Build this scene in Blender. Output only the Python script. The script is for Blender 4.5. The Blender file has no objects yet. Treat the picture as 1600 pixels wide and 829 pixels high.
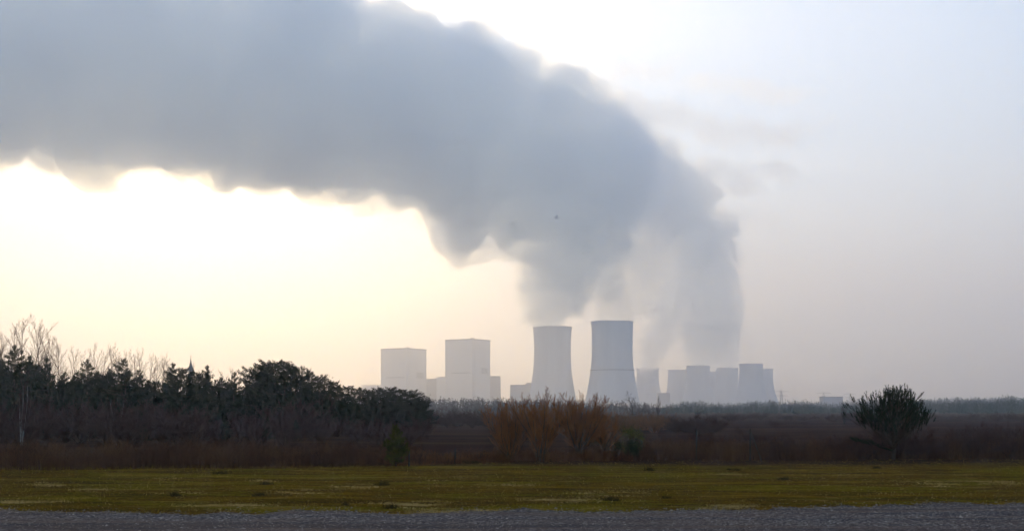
import bpy, bmesh, math, random
import numpy as np
from mathutils import Vector, Matrix, noise as mnoise
from mathutils.kdtree import KDTree

random.seed(7)
rng = np.random.default_rng(11)
scene = bpy.context.scene
COL = scene.collection
R = math.radians
PI = math.pi

# ------------------------------------------------------------------ camera
F = 1778.0                   # focal length in pixels of the 1600 px wide photograph (40 mm on a 36 mm sensor)
CAM_Z = 3.2
HOR = 634.0                  # row of the horizon

def at(px, py, Y):
    """pixel of the photograph + distance -> world point"""
    return Vector(((px - 800.0) / F * Y, Y, CAM_Z + (HOR - py) / F * Y))

def gx(px, Y):
    return (px - 800.0) / F * Y

def gy(py, z=0.0):
    """distance at which ground of height z shows at row py"""
    return (CAM_Z - z) * F / (py - HOR)

cam_d = bpy.data.cameras.new('camera')
cam = bpy.data.objects.new('camera', cam_d)
COL.objects.link(cam)
cam.location = (0, 0, CAM_Z)
cam.rotation_euler = (R(90), 0, 0)
cam_d.lens = 40.0
cam_d.sensor_width = 36.0
cam_d.shift_y = (HOR - 414.5) / 1600.0
cam_d.clip_start = 0.1
cam_d.clip_end = 40000
scene.camera = cam

# ------------------------------------------------------------------ helpers
def tag(o, label=None, cat=None, group=None, kind=None):
    if label: o['label'] = label
    if cat: o['category'] = cat
    if group: o['group'] = group
    if kind: o['kind'] = kind
    return o

def link(o, parent=None):
    COL.objects.link(o)
    if parent is not None:
        o.parent = parent
    return o

def empty(name, loc=(0, 0, 0), rz=0.0, scale=None):
    o = bpy.data.objects.new(name, None)
    o.empty_display_size = 0.5
    o.location = loc
    o.rotation_euler = (0, 0, rz)
    if scale is not None:
        o.scale = scale if hasattr(scale, '__len__') else (scale, scale, scale)
    return link(o)

class MB:
    """collects vertices and faces; build() links them as one mesh object"""
    def __init__(self):
        self.v = []; self.f = []
    def box(self, c, s, rz=0.0):
        n = len(self.v)
        cx, cy, cz = c; hx, hy, hz = s[0] / 2, s[1] / 2, s[2] / 2
        ca, sa = math.cos(rz), math.sin(rz)
        for dz in (-hz, hz):
            for dx, dy in ((-hx, -hy), (hx, -hy), (hx, hy), (-hx, hy)):
                self.v.append((cx + dx * ca - dy * sa, cy + dx * sa + dy * ca, cz + dz))
        for q in ((3, 2, 1, 0), (4, 5, 6, 7), (0, 1, 5, 4), (1, 2, 6, 5), (2, 3, 7, 6), (3, 0, 4, 7)):
            self.f.append(tuple(n + i for i in q))
        return self
    def tube(self, pts, rad, seg=4, cap=True):
        """tapered tube along pts"""
        n0 = len(self.v)
        k = len(pts)
        P = [Vector(p) for p in pts]
        for i in range(k):
            d = (P[min(i + 1, k - 1)] - P[max(i - 1, 0)])
            if d.length < 1e-9: d = Vector((0, 0, 1))
            d.normalize()
            a = d.cross(Vector((0.31, 0.95, 0.02)) if abs(d.z) > 0.9 else Vector((0, 0, 1)))
            a.normalize(); b = d.cross(a)
            for s in range(seg):
                t = 2 * PI * s / seg
                q = P[i] + (a * math.cos(t) + b * math.sin(t)) * rad[i]
                self.v.append((q.x, q.y, q.z))
        for i in range(k - 1):
            for s in range(seg):
                s2 = (s + 1) % seg
                self.f.append((n0 + i * seg + s, n0 + i * seg + s2, n0 + (i + 1) * seg + s2, n0 + (i + 1) * seg + s))
        if cap and seg > 2:
            self.f.append(tuple(n0 + s for s in reversed(range(seg))))
            self.f.append(tuple(n0 + (k - 1) * seg + s for s in range(seg)))
        return self
    def lathe(self, prof, seg=64, c=(0, 0)):
        n0 = len(self.v)
        for r, z in prof:
            for s in range(seg):
                t = 2 * PI * s / seg
                self.v.append((c[0] + r * math.cos(t), c[1] + r * math.sin(t), z))
        for i in range(len(prof) - 1):
            for s in range(seg):
                s2 = (s + 1) % seg
                self.f.append((n0 + i * seg + s, n0 + i * seg + s2, n0 + (i + 1) * seg + s2, n0 + (i + 1) * seg + s))
        return self
    def quad(self, a, b, c, d):
        n = len(self.v); self.v += [tuple(a), tuple(b), tuple(c), tuple(d)]
        self.f.append((n, n + 1, n + 2, n + 3)); return self
    def tri(self, a, b, c):
        n = len(self.v); self.v += [tuple(a), tuple(b), tuple(c)]
        self.f.append((n, n + 1, n + 2)); return self
    def mesh(self, name, mat, smooth=False):
        me = bpy.data.meshes.new(name)
        me.from_pydata(self.v, [], self.f)
        if mat is not None: me.materials.append(mat)
        if smooth: me.shade_smooth()
        return me
    def build(self, name, mat, parent=None, smooth=False):
        return link(bpy.data.objects.new(name, self.mesh(name, mat, smooth)), parent)

def soup(name, verts, k, mat):
    """numpy array (n*k,3) of n separate k-gons -> mesh datablock"""
    n = len(verts) // k
    me = bpy.data.meshes.new(name)
    me.vertices.add(len(verts)); me.vertices.foreach_set('co', np.ascontiguousarray(verts, dtype=np.float32).ravel())
    me.loops.add(len(verts)); me.loops.foreach_set('vertex_index', np.arange(len(verts), dtype=np.int32))
    me.polygons.add(n)
    me.polygons.foreach_set('loop_start', np.arange(0, len(verts), k, dtype=np.int32))
    me.update(calc_edges=True)
    if mat is not None: me.materials.append(mat)
    return me

# ------------------------------------------------------------------ materials
def new_mat(name):
    m = bpy.data.materials.new(name); m.use_nodes = True
    nt = m.node_tree
    return m, nt, nt.nodes['Principled BSDF'], nt.nodes['Material Output']

def N(nt, typ, **kw):
    n = nt.nodes.new(typ)
    for k, v in kw.items(): setattr(n, k, v)
    return n

def ramp(nt, fac, stops):
    r = N(nt, 'ShaderNodeValToRGB')
    el = r.color_ramp.elements
    while len(el) < len(stops): el.new(0.5)
    for e, (p, c) in zip(el, stops):
        e.position = p; e.color = (*c, 1) if len(c) == 3 else c
    nt.links.new(fac, r.inputs[0])
    return r.outputs['Color']

def noise_tex(nt, vec, scale, detail=4, rough=0.55, dist=0.0):
    n = N(nt, 'ShaderNodeTexNoise')
    n.inputs['Scale'].default_value = scale; n.inputs['Detail'].default_value = detail
    n.inputs['Roughness'].default_value = rough; n.inputs['Distortion'].default_value = dist
    if vec is not None: nt.links.new(vec, n.inputs['Vector'])
    return n.outputs['Fac']

def mix(nt, fac, a, b):
    m = N(nt, 'ShaderNodeMix', data_type='RGBA')
    for sock, val in ((m.inputs[0], fac), (m.inputs[6], a), (m.inputs[7], b)):
        if isinstance(val, bpy.types.NodeSocket): nt.links.new(val, sock)
        elif isinstance(val, (int, float)): sock.default_value = val
        else: sock.default_value = (*val, 1)
    return m.outputs[2]

def mapping(nt, vec, scale):
    m = N(nt, 'ShaderNodeMapping'); m.inputs['Scale'].default_value = scale
    nt.links.new(vec, m.inputs['Vector']); return m.outputs['Vector']

def geo_pos(nt):
    return N(nt, 'ShaderNodeNewGeometry').outputs['Position']

def obj_pos(nt):
    return N(nt, 'ShaderNodeTexCoord').outputs['Object']

def varied(name, cols, scale=0.3, rough=0.9, detail=5, world=True, transl=0.0):
    """matte surface whose colour wanders between the given colours"""
    m, nt, b, out = new_mat(name)
    fac = noise_tex(nt, geo_pos(nt) if world else obj_pos(nt), scale, detail)
    lo, hi = 0.32, 0.68
    st = [(lo + (hi - lo) * i / (len(cols) - 1), c) for i, c in enumerate(cols)]
    c = ramp(nt, fac, st)
    nt.links.new(c, b.inputs['Base Color'])
    b.inputs['Roughness'].default_value = rough
    b.inputs['Specular IOR Level'].default_value = 0.0
    if transl > 0:
        t = N(nt, 'ShaderNodeBsdfTranslucent'); nt.links.new(c, t.inputs['Color'])
        mx = N(nt, 'ShaderNodeMixShader'); mx.inputs[0].default_value = transl
        nt.links.new(b.outputs[0], mx.inputs[1]); nt.links.new(t.outputs[0], mx.inputs[2])
        nt.links.new(mx.outputs[0], out.inputs['Surface'])
    return m

def volume_mat(name, color, density, g):
    m = bpy.data.materials.new(name); m.use_nodes = True
    nt = m.node_tree; nt.nodes.clear()
    out = N(nt, 'ShaderNodeOutputMaterial'); v = N(nt, 'ShaderNodeVolumePrincipled')
    v.inputs['Color'].default_value = (*color, 1)
    v.inputs['Density'].default_value = density
    v.inputs['Anisotropy'].default_value = g
    v.inputs['Density Attribute'].default_value = ''
    v.inputs['Temperature Attribute'].default_value = ''
    nt.links.new(v.outputs[0], out.inputs['Volume'])
    return m

# ------------------------------------------------------------------ light, sky, air
SUN_PX, SUN_PY = 330.0, 165.0
sv = Vector((SUN_PX - 800.0, F, HOR - SUN_PY)).normalized()
SUN_EL = math.asin(sv.z); SUN_AZ = math.atan2(sv.x, sv.y)
sun_d = bpy.data.lights.new('sun', 'SUN'); sun = link(bpy.data.objects.new('sun', sun_d))
sun_d.energy = 2.1; sun_d.angle = R(0.5); sun_d.color = (1.0, 0.72, 0.35)
sun.rotation_euler = (-sv).to_track_quat('-Z', 'Y').to_euler()

w = bpy.data.worlds.new('World'); scene.world = w; w.use_nodes = True
wn = w.node_tree; bg = wn.nodes['Background']
sky = N(wn, 'ShaderNodeTexSky', sky_type='NISHITA')
sky.sun_disc = False
sky.sun_elevation = SUN_EL; sky.sun_rotation = SUN_AZ
sky.altitude = 100; sky.air_density = 1.2; sky.dust_density = 0.6; sky.ozone_density = 3.0
wn.links.new(sky.outputs[0], bg.inputs[0]); bg.inputs[1].default_value = 0.15

HAZE_SIGMA = 0.00046
hz = MB().box((0, 4400, 498), (17000, 10400, 1004)).build('haze', volume_mat('hazy_air', (0.95, 0.94, 0.97), HAZE_SIGMA, 0.66))
tag(hz, kind='stuff'); hz.display_type = 'WIRE'

# ------------------------------------------------------------------ render settings
scene.render.engine = 'CYCLES'
cy = scene.cycles
cy.use_adaptive_sampling = True; cy.adaptive_threshold = 0.05; cy.adaptive_min_samples = 12
cy.use_denoising = True; cy.denoiser = 'OPENIMAGEDENOISE'
cy.max_bounces = 32; cy.diffuse_bounces = 2; cy.glossy_bounces = 2; cy.transmission_bounces = 2
cy.volume_bounces = 32; cy.transparent_max_bounces = 96
cy.sample_clamp_indirect = 6.0
cy.caustics_reflective = False; cy.caustics_refractive = False
vs = scene.view_settings
vs.view_transform = 'Standard'; vs.look = 'None'; vs.gamma = 1.0; vs.use_curve_mapping = False
vs.exposure = 0.83

# ------------------------------------------------------------------ steam
def skin_of_balls(pts, rad, voxel):
    """closed skin round the union of many balls"""
    me = bpy.data.meshes.new('tmp'); me.vertices.add(len(pts))
    me.vertices.foreach_set('co', np.ascontiguousarray(pts, dtype=np.float32).ravel())
    a = me.attributes.new('rad', 'FLOAT', 'POINT'); a.data.foreach_set('value', np.ascontiguousarray(rad, dtype=np.float32))
    ob = bpy.data.objects.new('tmp', me); COL.objects.link(ob)
    ng = bpy.data.node_groups.new('tmp', 'GeometryNodeTree')
    ng.interface.new_socket('Geometry', in_out='INPUT', socket_type='NodeSocketGeometry')
    ng.interface.new_socket('Geometry', in_out='OUTPUT', socket_type='NodeSocketGeometry')
    gi = ng.nodes.new('NodeGroupInput'); go = ng.nodes.new('NodeGroupOutput')
    mp = ng.nodes.new('GeometryNodeMeshToPoints'); na = ng.nodes.new('GeometryNodeInputNamedAttribute')
    na.data_type = 'FLOAT'; na.inputs['Name'].default_value = 'rad'
    pv = ng.nodes.new('GeometryNodePointsToVolume'); pv.resolution_mode = 'VOXEL_SIZE'
    pv.inputs['Voxel Size'].default_value = voxel
    vm = ng.nodes.new('GeometryNodeVolumeToMesh'); vm.resolution_mode = 'GRID'
    vm.inputs['Threshold'].default_value = 0.3
    ra = [o for o in na.outputs if o.enabled][0]
    L = ng.links.new
    L(gi.outputs[0], mp.inputs['Mesh']); L(ra, mp.inputs['Radius']); L(mp.outputs[0], pv.inputs['Points'])
    L(ra, pv.inputs['Radius']); L(pv.outputs[0], vm.inputs[0]); L(vm.outputs[0], go.inputs[0])
    md = ob.modifiers.new('g', 'NODES'); md.node_group = ng
    dg = bpy.context.evaluated_depsgraph_get()
    em = bpy.data.meshes.new_from_object(ob.evaluated_get(dg))
    bm = bmesh.new(); bm.from_mesh(em)
    for _ in range(3):
        bmesh.ops.smooth_vert(bm, verts=bm.verts, factor=0.5, use_axis_x=True, use_axis_y=True, use_axis_z=True)
    bm.normal_update()
    bpy.data.objects.remove(ob); bpy.data.meshes.remove(me); bpy.data.meshes.remove(em); bpy.data.node_groups.remove(ng)
    return bm

def billow(p, big, small, seed, gain):
    """cauliflower height: broad swells with round, sharply creased bumps of three sizes on them"""
    q = p + Vector((seed * 137.1, seed * 111.3, seed * 95.7))
    h = big * 0.28 * (abs(mnoise.noise(q / big)) * 1.8 - 0.3)
    q = q + mnoise.noise_vector(q / (small * 2.2)) * small * 0.6
    for k, (s, g) in enumerate(((small, .75), (small * .45, .85), (small * .22, .85))):
        d = mnoise.voronoi(q / s + Vector((k * 7.7, 3.1, 5.5)), distance_metric='DISTANCE', exponent=2.5)[0][0]
        h += s * g * (0.52 - d) * gain
    return h

def reskin(me, voxel):
    """one clean closed skin round a mesh that may cut through itself; crumbs are dropped"""
    ob = bpy.data.objects.new('tmp', me); COL.objects.link(ob)
    md = ob.modifiers.new('r', 'REMESH'); md.mode = 'VOXEL'; md.voxel_size = voxel; md.use_smooth_shade = True
    dg = bpy.context.evaluated_depsgraph_get()
    out = bpy.data.meshes.new_from_object(ob.evaluated_get(dg))
    bpy.data.objects.remove(ob); bpy.data.meshes.remove(me)
    bm = bmesh.new(); bm.from_mesh(out); bpy.data.meshes.remove(out)
    seen = set(); crumbs = []
    for v in bm.verts:
        if v in seen: continue
        comp = [v]; seen.add(v); i = 0
        while i < len(comp):
            for e in comp[i].link_edges:
                o = e.other_vert(comp[i])
                if o not in seen: seen.add(o); comp.append(o)
            i += 1
        crumbs.append(comp)
    big = max(len(c) for c in crumbs)
    for c in crumbs:
        if len(c) < min(900, big):
            for v in c: bm.verts.remove(v)
    return bm

def rand_dirs(n):
    d = rng.normal(size=(n, 3)); return d / np.linalg.norm(d, axis=1)[:, None]

def tube_balls(path, wob=0.06):
    P = [(at(a, b, c), d / F * c) for a, b, c, d in path]
    B, BR = [], []
    for (p, r), (q, s) in zip(P[:-1], P[1:]):
        n = max(3, int((q - p).length / (0.12 * (r + s) / 2)))
        for i in range(n):
            t = i / n; t2 = t * t * (3 - 2 * t) * 0.4 + t * 0.6
            rr = r + (s - r) * t2
            for _ in range(3):
                B.append(tuple(p.lerp(q, t) + Vector(rng.normal(size=3)) * rr * wob * 1.3)); BR.append(rr * (0.9 + wob * rng.normal()))
    return np.array(B), np.array(BR)

STEAM = (0.9815, 0.9940, 1.0)
def steam(name, paths, layers, voxel, label, knobs=0, extra=(), big=150, small=62, gain=1.0, fixed=False):
    """layers: (density, anisotropy, inset in m, roughness gain); each becomes one closed skin of the same mesh, the denser ones inside"""
    sets = [tube_balls(p) for p in paths]
    pts = np.vstack([s[0] for s in sets]); rad = np.concatenate([s[1] for s in sets])
    base_r = rad.copy()
    if knobs:                                           # lumps of many sizes sitting on the skin
        r_in = rad * 0.80
        i = rng.integers(0, len(pts), knobs); d = rand_dirs(knobs)
        kr = np.clip(rad[i] * np.exp(rng.normal(-1.45, .5, knobs)), voxel * 1.5, rad[i] * .30)
        kp = pts[i] + d * (rad[i] * .84 - kr * rng.uniform(.3, .9, knobs))[:, None]
        ex = [(at(a, b, c), e / F * c) for a, b, c, e in extra]
        pts = np.vstack([pts, kp] + ([np.array([tuple(p) for p, _ in ex])] if ex else []))
        rad = np.concatenate([r_in, kr] + ([np.array([q for _, q in ex])] if ex else []))
    allbm = bmesh.new(); mats = []
    for k, (dens, g, inset, gn) in enumerate(layers):
        r = rad - np.minimum(inset, rad * 0.5)
        bm = skin_of_balls(pts, r, voxel)
        loc_r = base_r
        # local size of the plume decides how tall its bumps may be
        tree = KDTree(len(base_r))
        for i, p in enumerate(pts[:len(base_r)]): tree.insert(p, i)
        tree.balance()
        offs = []
        for v in bm.verts:
            _c, i, _d = tree.find(v.co)
            amp = max(min(1.0, loc_r[i] / 130.0), 0.12)
            offs.append(v.normal * billow(v.co, big * amp, small * max(amp, .22) if not fixed else small, k + 1, gain * gn))
        for v, o in zip(bm.verts, offs): v.co += o
        tmp = bpy.data.meshes.new('tmp'); bm.to_mesh(tmp); bm.free()
        bm = reskin(tmp, voxel)
        for f in bm.faces: f.material_index = k; f.smooth = True
        tmp = bpy.data.meshes.new('tmp'); bm.to_mesh(tmp); bm.free()
        allbm.from_mesh(tmp); bpy.data.meshes.remove(tmp)
        mats.append(volume_mat('steam_layer', STEAM, dens, g))
    me = bpy.data.meshes.new(name); allbm.to_mesh(me); allbm.free()
    for m in mats: me.materials.append(m)
    print('PUFFS', name, len(me.vertices))
    return tag(link(bpy.data.objects.new(name, me)), label, 'steam', kind='stuff')

main_path = [(863, 509, 2240, 31), (852, 488, 2232, 45), (857, 464, 2222, 58), (874, 434, 2205, 68), (896, 404, 2188, 84), (905, 358, 2160, 104), (885, 278, 2120, 140),
             (790, 230, 2080, 148), (650, 194, 2020, 168), (520, 154, 1960, 180), (400, 132, 1900, 182), (250, 116, 1840, 188),
             (100, 90, 1780, 190), (-60, 80, 1720, 204), (-260, 40, 1660, 200)]
steam('steam_plume', [main_path], [(0.004, 0.7, -2, 1.2), (0.046, 0.84, 4, 1.0)], 4.5,
      'huge blue grey steam plume rising from the left big cooling tower and drifting left', knobs=1500,
      extra=[(788, 116, 2075, 15), (808, 110, 2075, 14), (830, 107, 2075, 11), (848, 117, 2075, 14), (866, 123, 2080, 9), (874, 139, 2080, 8), (905, 148, 2095, 21), (925, 150, 2100, 22), (938, 166, 2100, 16),
             (952, 192, 2110, 20), (890, 140, 2090, 12), (965, 225, 2130, 34), (748, 92, 2060, 18), (720, 76, 2050, 22), (690, 58, 2040, 24), (655, 36, 2030, 26), (975, 400, 2160, 20), (988, 402, 2160, 11), (955, 420, 2170, 24)])
second = [(956, 504, 2090, 29), (962, 488, 2120, 40), (972, 460, 2200, 48), (990, 425, 2280, 52), (1005, 380, 2400, 62), (1000, 310, 2500, 80), (960, 250, 2550, 80)]
steam('steam_plume', [second], [(0.003, 0.7, -3, 1.2), (0.008, 0.82, 4, 1.0)], 5.0,
      'thin pale steam plume rising from the right, tallest cooling tower', knobs=300)
back1 = [(1094, 569, 2850, 22), (1098, 551, 2850, 33), (1110, 515, 2850, 46), (1112, 465, 2850, 54), (1092, 390, 2830, 70), (1040, 315, 2780, 84), (975, 258, 2700, 82), (890, 230, 2600, 90)]
back2 = [(1010, 574, 2960, 20), (1013, 556, 2955, 27), (1028, 520, 2940, 37), (1046, 470, 2900, 45), (1066, 412, 2860, 52)]
back3 = [(1137, 572, 2970, 19), (1135, 550, 2950, 26), (1130, 510, 2900, 38), (1122, 460, 2880, 42)]
steam('steam_plume', [back1, back2, back3], [(0.003, 0.7, -2, 1.4), (0.035, 0.82, 4, 1.15)], 4.5,
      'grey steam plume rising from the small cooling towers behind', knobs=900)

# ------------------------------------------------------------------ cooling towers
def concrete(name, c1, c2):
    m, nt, b, out = new_mat(name)
    p = geo_pos(nt)
    f1 = noise_tex(nt, mapping(nt, p, (0.05, 0.05, 0.006)), 1.0, 8, 0.7)
    col = ramp(nt, f1, [(0.3, c1), (0.7, c2)])
    nt.links.new(col, b.inputs['Base Color']); b.inputs['Roughness'].default_value = 0.9
    return m
M_CONC = concrete('tower_concrete', (0.66, 0.68, 0.70), (0.80, 0.82, 0.83))

def cooling_tower(px, rim_py, Y, rim, throat, base, label, throat_py, group=None):
    top = at(px, rim_py, Y); H = top.z; k = Y / F
    t = empty('cooling_tower', (top.x, Y, 0))
    tag(t, label, 'cooling tower', group)
    zt = CAM_Z + (HOR - throat_py) * k
    rt, rr, rb = throat * k, rim * k, base * k
    leg_h = 0.065 * H
    prof = []
    for i in range(41):
        z = leg_h + (H - leg_h) * i / 40
        if z > zt: r = rt * math.sqrt(1 + ((rr / rt) ** 2 - 1) * ((z - zt) / (H - zt)) ** 2)
        else: r = rt * math.sqrt(1 + ((rb / rt) ** 2 - 1) * ((zt - z) / zt) ** 2)
        prof.append((r, z))
    inner = [(r - 0.8, z) for r, z in reversed(prof)]
    sh = MB().lathe(prof + inner + [prof[0]], 96).build('shell', M_CONC, t, True)
    MB().lathe([(rr + .9, H - 2.2), (rr + .9, H + .2), (rr - 1.2, H + .2), (rr - 1.2, H - 2.2), (rr + .9, H - 2.2)], 96).build('rim', M_CONC, sh)
    b = MB(); r0 = prof[0][0]
    for i in range(40):
        a = 2 * PI * i / 40; a2 = 2 * PI * (i + 1) / 40
        for p, q in ((a, a2), (a2, a)):
            b.tube([((r0 + 3) * math.cos(p), (r0 + 3) * math.sin(p), 0), (r0 * math.cos(q), r0 * math.sin(q), leg_h + .5)], [0.7, 0.7], 4)
    b.build('column_ring', M_CONC, t)
    return sh, prof, k

BIG = 'big cooling towers'
cooling_tower(863, 511, 2240, 30.4, 28.6, 40, 'big pale cooling tower on the left with the blue grey plume rising out of it', 548, BIG)
t2, pf2, k2 = cooling_tower(956.5, 502.5, 2090, 32.6, 31.8, 45, 'tallest pale cooling tower with a dark ring line below its middle', 545, BIG)
zr = CAM_Z + (HOR - 578) * k2
rr_ = np.interp(zr, [z for r, z in pf2], [r for r, z in pf2])
M_DARKC = concrete('dark_concrete', (0.16, 0.16, 0.16), (0.2, 0.2, 0.2))
MB().lathe([(rr_ - .5, zr - .6), (rr_ + 1.3, zr - .6), (rr_ + 1.3, zr + .6), (rr_ - .5, zr + .6)], 96).build('walkway_ring', M_DARKC, t2)
SM = 'small cooling towers'
for px, rim_py, hw, bw, lab in [
        (1012, 575, 17.5, 25, 'small cooling tower half hidden behind the right edge of the tallest tower'),
        (1060, 577.5, 16.5, 22, 'small cooling tower left in the row of five with nothing rising from it'),
        (1091, 571.5, 18, 26, 'small cooling tower with steam over its rim, in front of its neighbours'),
        (1120, 580, 15.5, 22, 'lowest looking small cooling tower squeezed between two nearer ones'),
        (1136, 574.5, 17, 24, 'small cooling tower partly covered by its left edge steam, beside the bright one'),
        (1173.5, 568, 18.3, 27, 'brightest of the small cooling towers, in front at the right end'),
        (1191, 576, 16.5, 25, 'rightmost small cooling tower, peeking out behind the bright one')]:
    Y = 100 * F / (HOR - rim_py)
    cooling_tower(px, rim_py, Y, hw, hw * 0.975, bw * 1.12, lab, rim_py + 11, SM)

# ------------------------------------------------------------------ power station buildings
M_CLAD = concrete('pale_cladding', (0.71, 0.73, 0.75), (0.78, 0.79, 0.80))
M_CLAD2 = concrete('grey_cladding', (0.36, 0.38, 0.40), (0.42, 0.44, 0.46))
M_CLADB = concrete('blue_grey_cladding', (0.28, 0.33, 0.38), (0.34, 0.39, 0.44))
M_STEEL = concrete('weathered_steel', (0.20, 0.21, 0.22), (0.28, 0.29, 0.30))

def corner_box(mb, cpx, Y, th, a, b, z0, z1, out=0.0):
    """box whose near upright edge stands at column cpx; a runs to the left and back, b to the right and back"""
    c, s = math.cos(th), math.sin(th)
    C = Vector((gx(cpx, Y), Y, 0))
    ctr = C + Vector((-c, s, 0)) * a / 2 + Vector((s, c, 0)) * b / 2
    mb.box((ctr.x, ctr.y, (z0 + z1) / 2), (a + 2 * out, b + 2 * out, z1 - z0), -th)
    return ctr

def face_strip(mb, cpx, Y, th, side, t0, t1, z0, z1, depth=0.5):
    """slab standing proud of the left ('a') or right ('b') face between t0 and t1 metres from the near edge"""
    c, s = math.cos(th), math.sin(th)
    C = Vector((gx(cpx, Y), Y, 0)); m = (t0 + t1) / 2
    if side == 'a': p = C + Vector((-c, s, 0)) * m - Vector((s, c, 0)) * depth / 2; dim = (t1 - t0, depth, z1 - z0)
    else: p = C + Vector((s, c, 0)) * m - Vector((-c, s, 0)) * depth / 2; dim = (depth, t1 - t0, z1 - z0)
    mb.box((p.x, p.y, (z0 + z1) / 2), dim, -th)

def boiler_house(cpx, Y, a, b, top_py, label, annexes, th=R(33), lines=True):
    H = at(cpx, top_py, Y).z
    t = empty('boiler_house', (0, 0, 0))
    t.location = (gx(cpx, Y), Y, 0)
    base = Vector(t.location)
    def put(mb, name, mat, par=None):
        mb.v = [tuple(Vector(v) - base) for v in mb.v]
        return mb.build(name, mat, par or t)
    m = MB(); corner_box(m, cpx, Y, th, a, b, 0, H - 2.5); wall = put(m, 'wall', M_CLAD)
    m = MB(); corner_box(m, cpx, Y, th, a, b, H - 2.5, H, 0.6); roof = put(m, 'roof', M_CLAD2)
    for fa, fb, hh in ((0.2, 0.3, 3.0), (0.55, 0.4, 2.2), (0.8, 0.7, 3.6)):
        c, s = math.cos(th), math.sin(th)
        p = base + Vector((-c, s, 0)) * a * fa + Vector((s, c, 0)) * b * fb
        put(MB().box((p.x, p.y, H + hh / 2), (7, 5, hh), -th), 'roof_vent', M_STEEL, roof)
    m = MB(); face_strip(m, cpx, Y, th, 'b', b * 0.12, b * 0.26, 0, H * 0.83, 1.2); put(m, 'stair_tower', M_CLAD, wall)
    m = MB(); face_strip(m, cpx, Y, th, 'a', a * 0.05, a * 0.75, H * 0.50, H * 0.512, 0.5); put(m, 'walkway', M_CLAD2, wall)
    m = MB()
    for k in range(9): face_strip(m, cpx, Y, th, 'b', b * 0.5, b * 0.85, H * 0.50 + k * 1.4, H * 0.50 + k * 1.4 + 0.8, 0.6)
    put(m, 'louvre', M_CLAD2, wall)
    for x0, x1, py, dy, mat in annexes:
        h = at(x0, py, Y + dy).z
        m = MB(); xa, xb = gx(x0, Y + dy), gx(x1, Y + dy)
        m.box(((xa + xb) / 2, Y + dy + 20, h / 2 - .5), (xb - xa, 40, h - 1))
        an = put(m, 'annex', mat)
        put(MB().box(((xa + xb) / 2, Y + dy + 20, h - .5), (xb - xa + .8, 40.8, 1)), 'annex_roof', M_CLAD2, an)
    return t

boiler_house(635, 2450, 71, 71, 543, 'x', [(566, 596, 601, 70, M_CLAD), (655, 683, 591, 60, M_CLAD2)])
boiler_house(738, 2430, 72, 68, 528.5, 'x', [(682, 700, 588, 45, M_CLAD), (755, 782, 587, 60, M_CLAD2)])
bh = [o for o in COL.objects if o.name.startswith('boiler_house')]
tag(bh[0], 'left boiler house, pale windowless block with low annexes', 'boiler house', 'boiler houses')
tag(bh[1], 'right boiler house, taller pale block with a walkway line and low annexes', 'boiler house', 'boiler houses')

def low_block(x0, x1, py, Y, depth, label, mat, name='industrial_building', steps=()):
    h = at(x0, py, Y).z; xa, xb = gx(x0, Y), gx(x1, Y)
    t = empty(name, ((xa + xb) / 2, Y, 0)); w_ = xb - xa
    wall = MB().box((0, depth / 2, (h - 1) / 2), (w_, depth, h - 1))
    wall = wall.build('wall', mat, t)
    roof = MB().box((0, depth / 2, h - .5), (w_ + .8, depth + .8, 1))
    roof = roof.build('roof', M_STEEL, t)
    for u, v, py2 in steps:
        h2 = at(u, py2, Y).z; ua, ub = gx(u, Y) - t.location.x, gx(v, Y) - t.location.x
        MB().box(((ua + ub) / 2, depth / 2, (h + h2) / 2), (ub - ua, depth * .6, h2 - h)).build('roof_house', mat, roof)
    n = max(2, int(w_ / 9))
    for i in range(n):
        x = -w_ / 2 + w_ * (i + .5) / n
        MB().box((x, -0.06, h * .45), (2.6, .1, 4.0)).build('window', M_STEEL, wall)
    tag(t, label, 'building')
    return t
low_block(797, 834, 600.5, 2330, 40, 'low pale block between the right boiler house and the left big tower', M_CLADB, steps=[(822, 833, 597)])
low_block(1029, 1047, 613.5, 2700, 40, 'small low block between two small cooling towers', M_CLADB)
low_block(1287, 1317, 619, 1900, 26, 'long low blue grey hall on the skyline beside the pylons', M_CLADB)

# small steam leaks
def wisp(path, dens, label, voxel=2.5):
    return steam('steam_wisp', [path], [(dens, 0.6, 0, 1.0)], voxel, label, big=14, small=6, gain=1.0, fixed=True)
wisp([(681, 561, 2405, 3), (684, 548, 2402, 5), (686, 535, 2400, 6), (690, 524, 2395, 5)], 0.02, 'small warm white steam wisp beside the right boiler house')
wisp([(808, 604, 2320, 2.5), (813, 601, 2318, 3.5), (820, 597, 2315, 4)], 0.02, 'tiny steam wisp over the low pale block')
wisp([(914, 628, 2350, 6), (913, 615, 2350, 8), (908, 603, 2350, 6)], 0.008, 'faint low steam between the two big towers')
bp, br = [], []
for (x, y, Yd, r) in [(930, 135, 2900, 26), (965, 118, 2920, 22), (1000, 108, 2950, 26), (1040, 112, 2950, 22), (1090, 128, 2980, 26), (1140, 135, 3000, 24), (1190, 142, 3000, 30), (1230, 150, 3000, 24),
                      (985, 165, 2900, 40), (1045, 180, 2950, 38), (1110, 200, 2980, 38), (1170, 205, 3000, 36), (1225, 215, 3000, 34), (1270, 205, 3020, 18), (1110, 265, 2950, 36), (1160, 290, 2970, 34),
                      (1215, 265, 3000, 28), (1150, 340, 2950, 30), (1205, 345, 2980, 22), (1180, 400, 2960, 16), (1215, 475, 2960, 10), (1185, 450, 2960, 12)]:
    dx, dy = rng.uniform(35, 75), rng.uniform(-22, 22); bp.append([(x - dx, y - dy, Yd, r * .3), (x, y, Yd, r * .7), (x + dx * .5, y + dy * .9, Yd + 20, r * .5), (x + dx, y + dy, Yd + 30, r * .22)])
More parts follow.
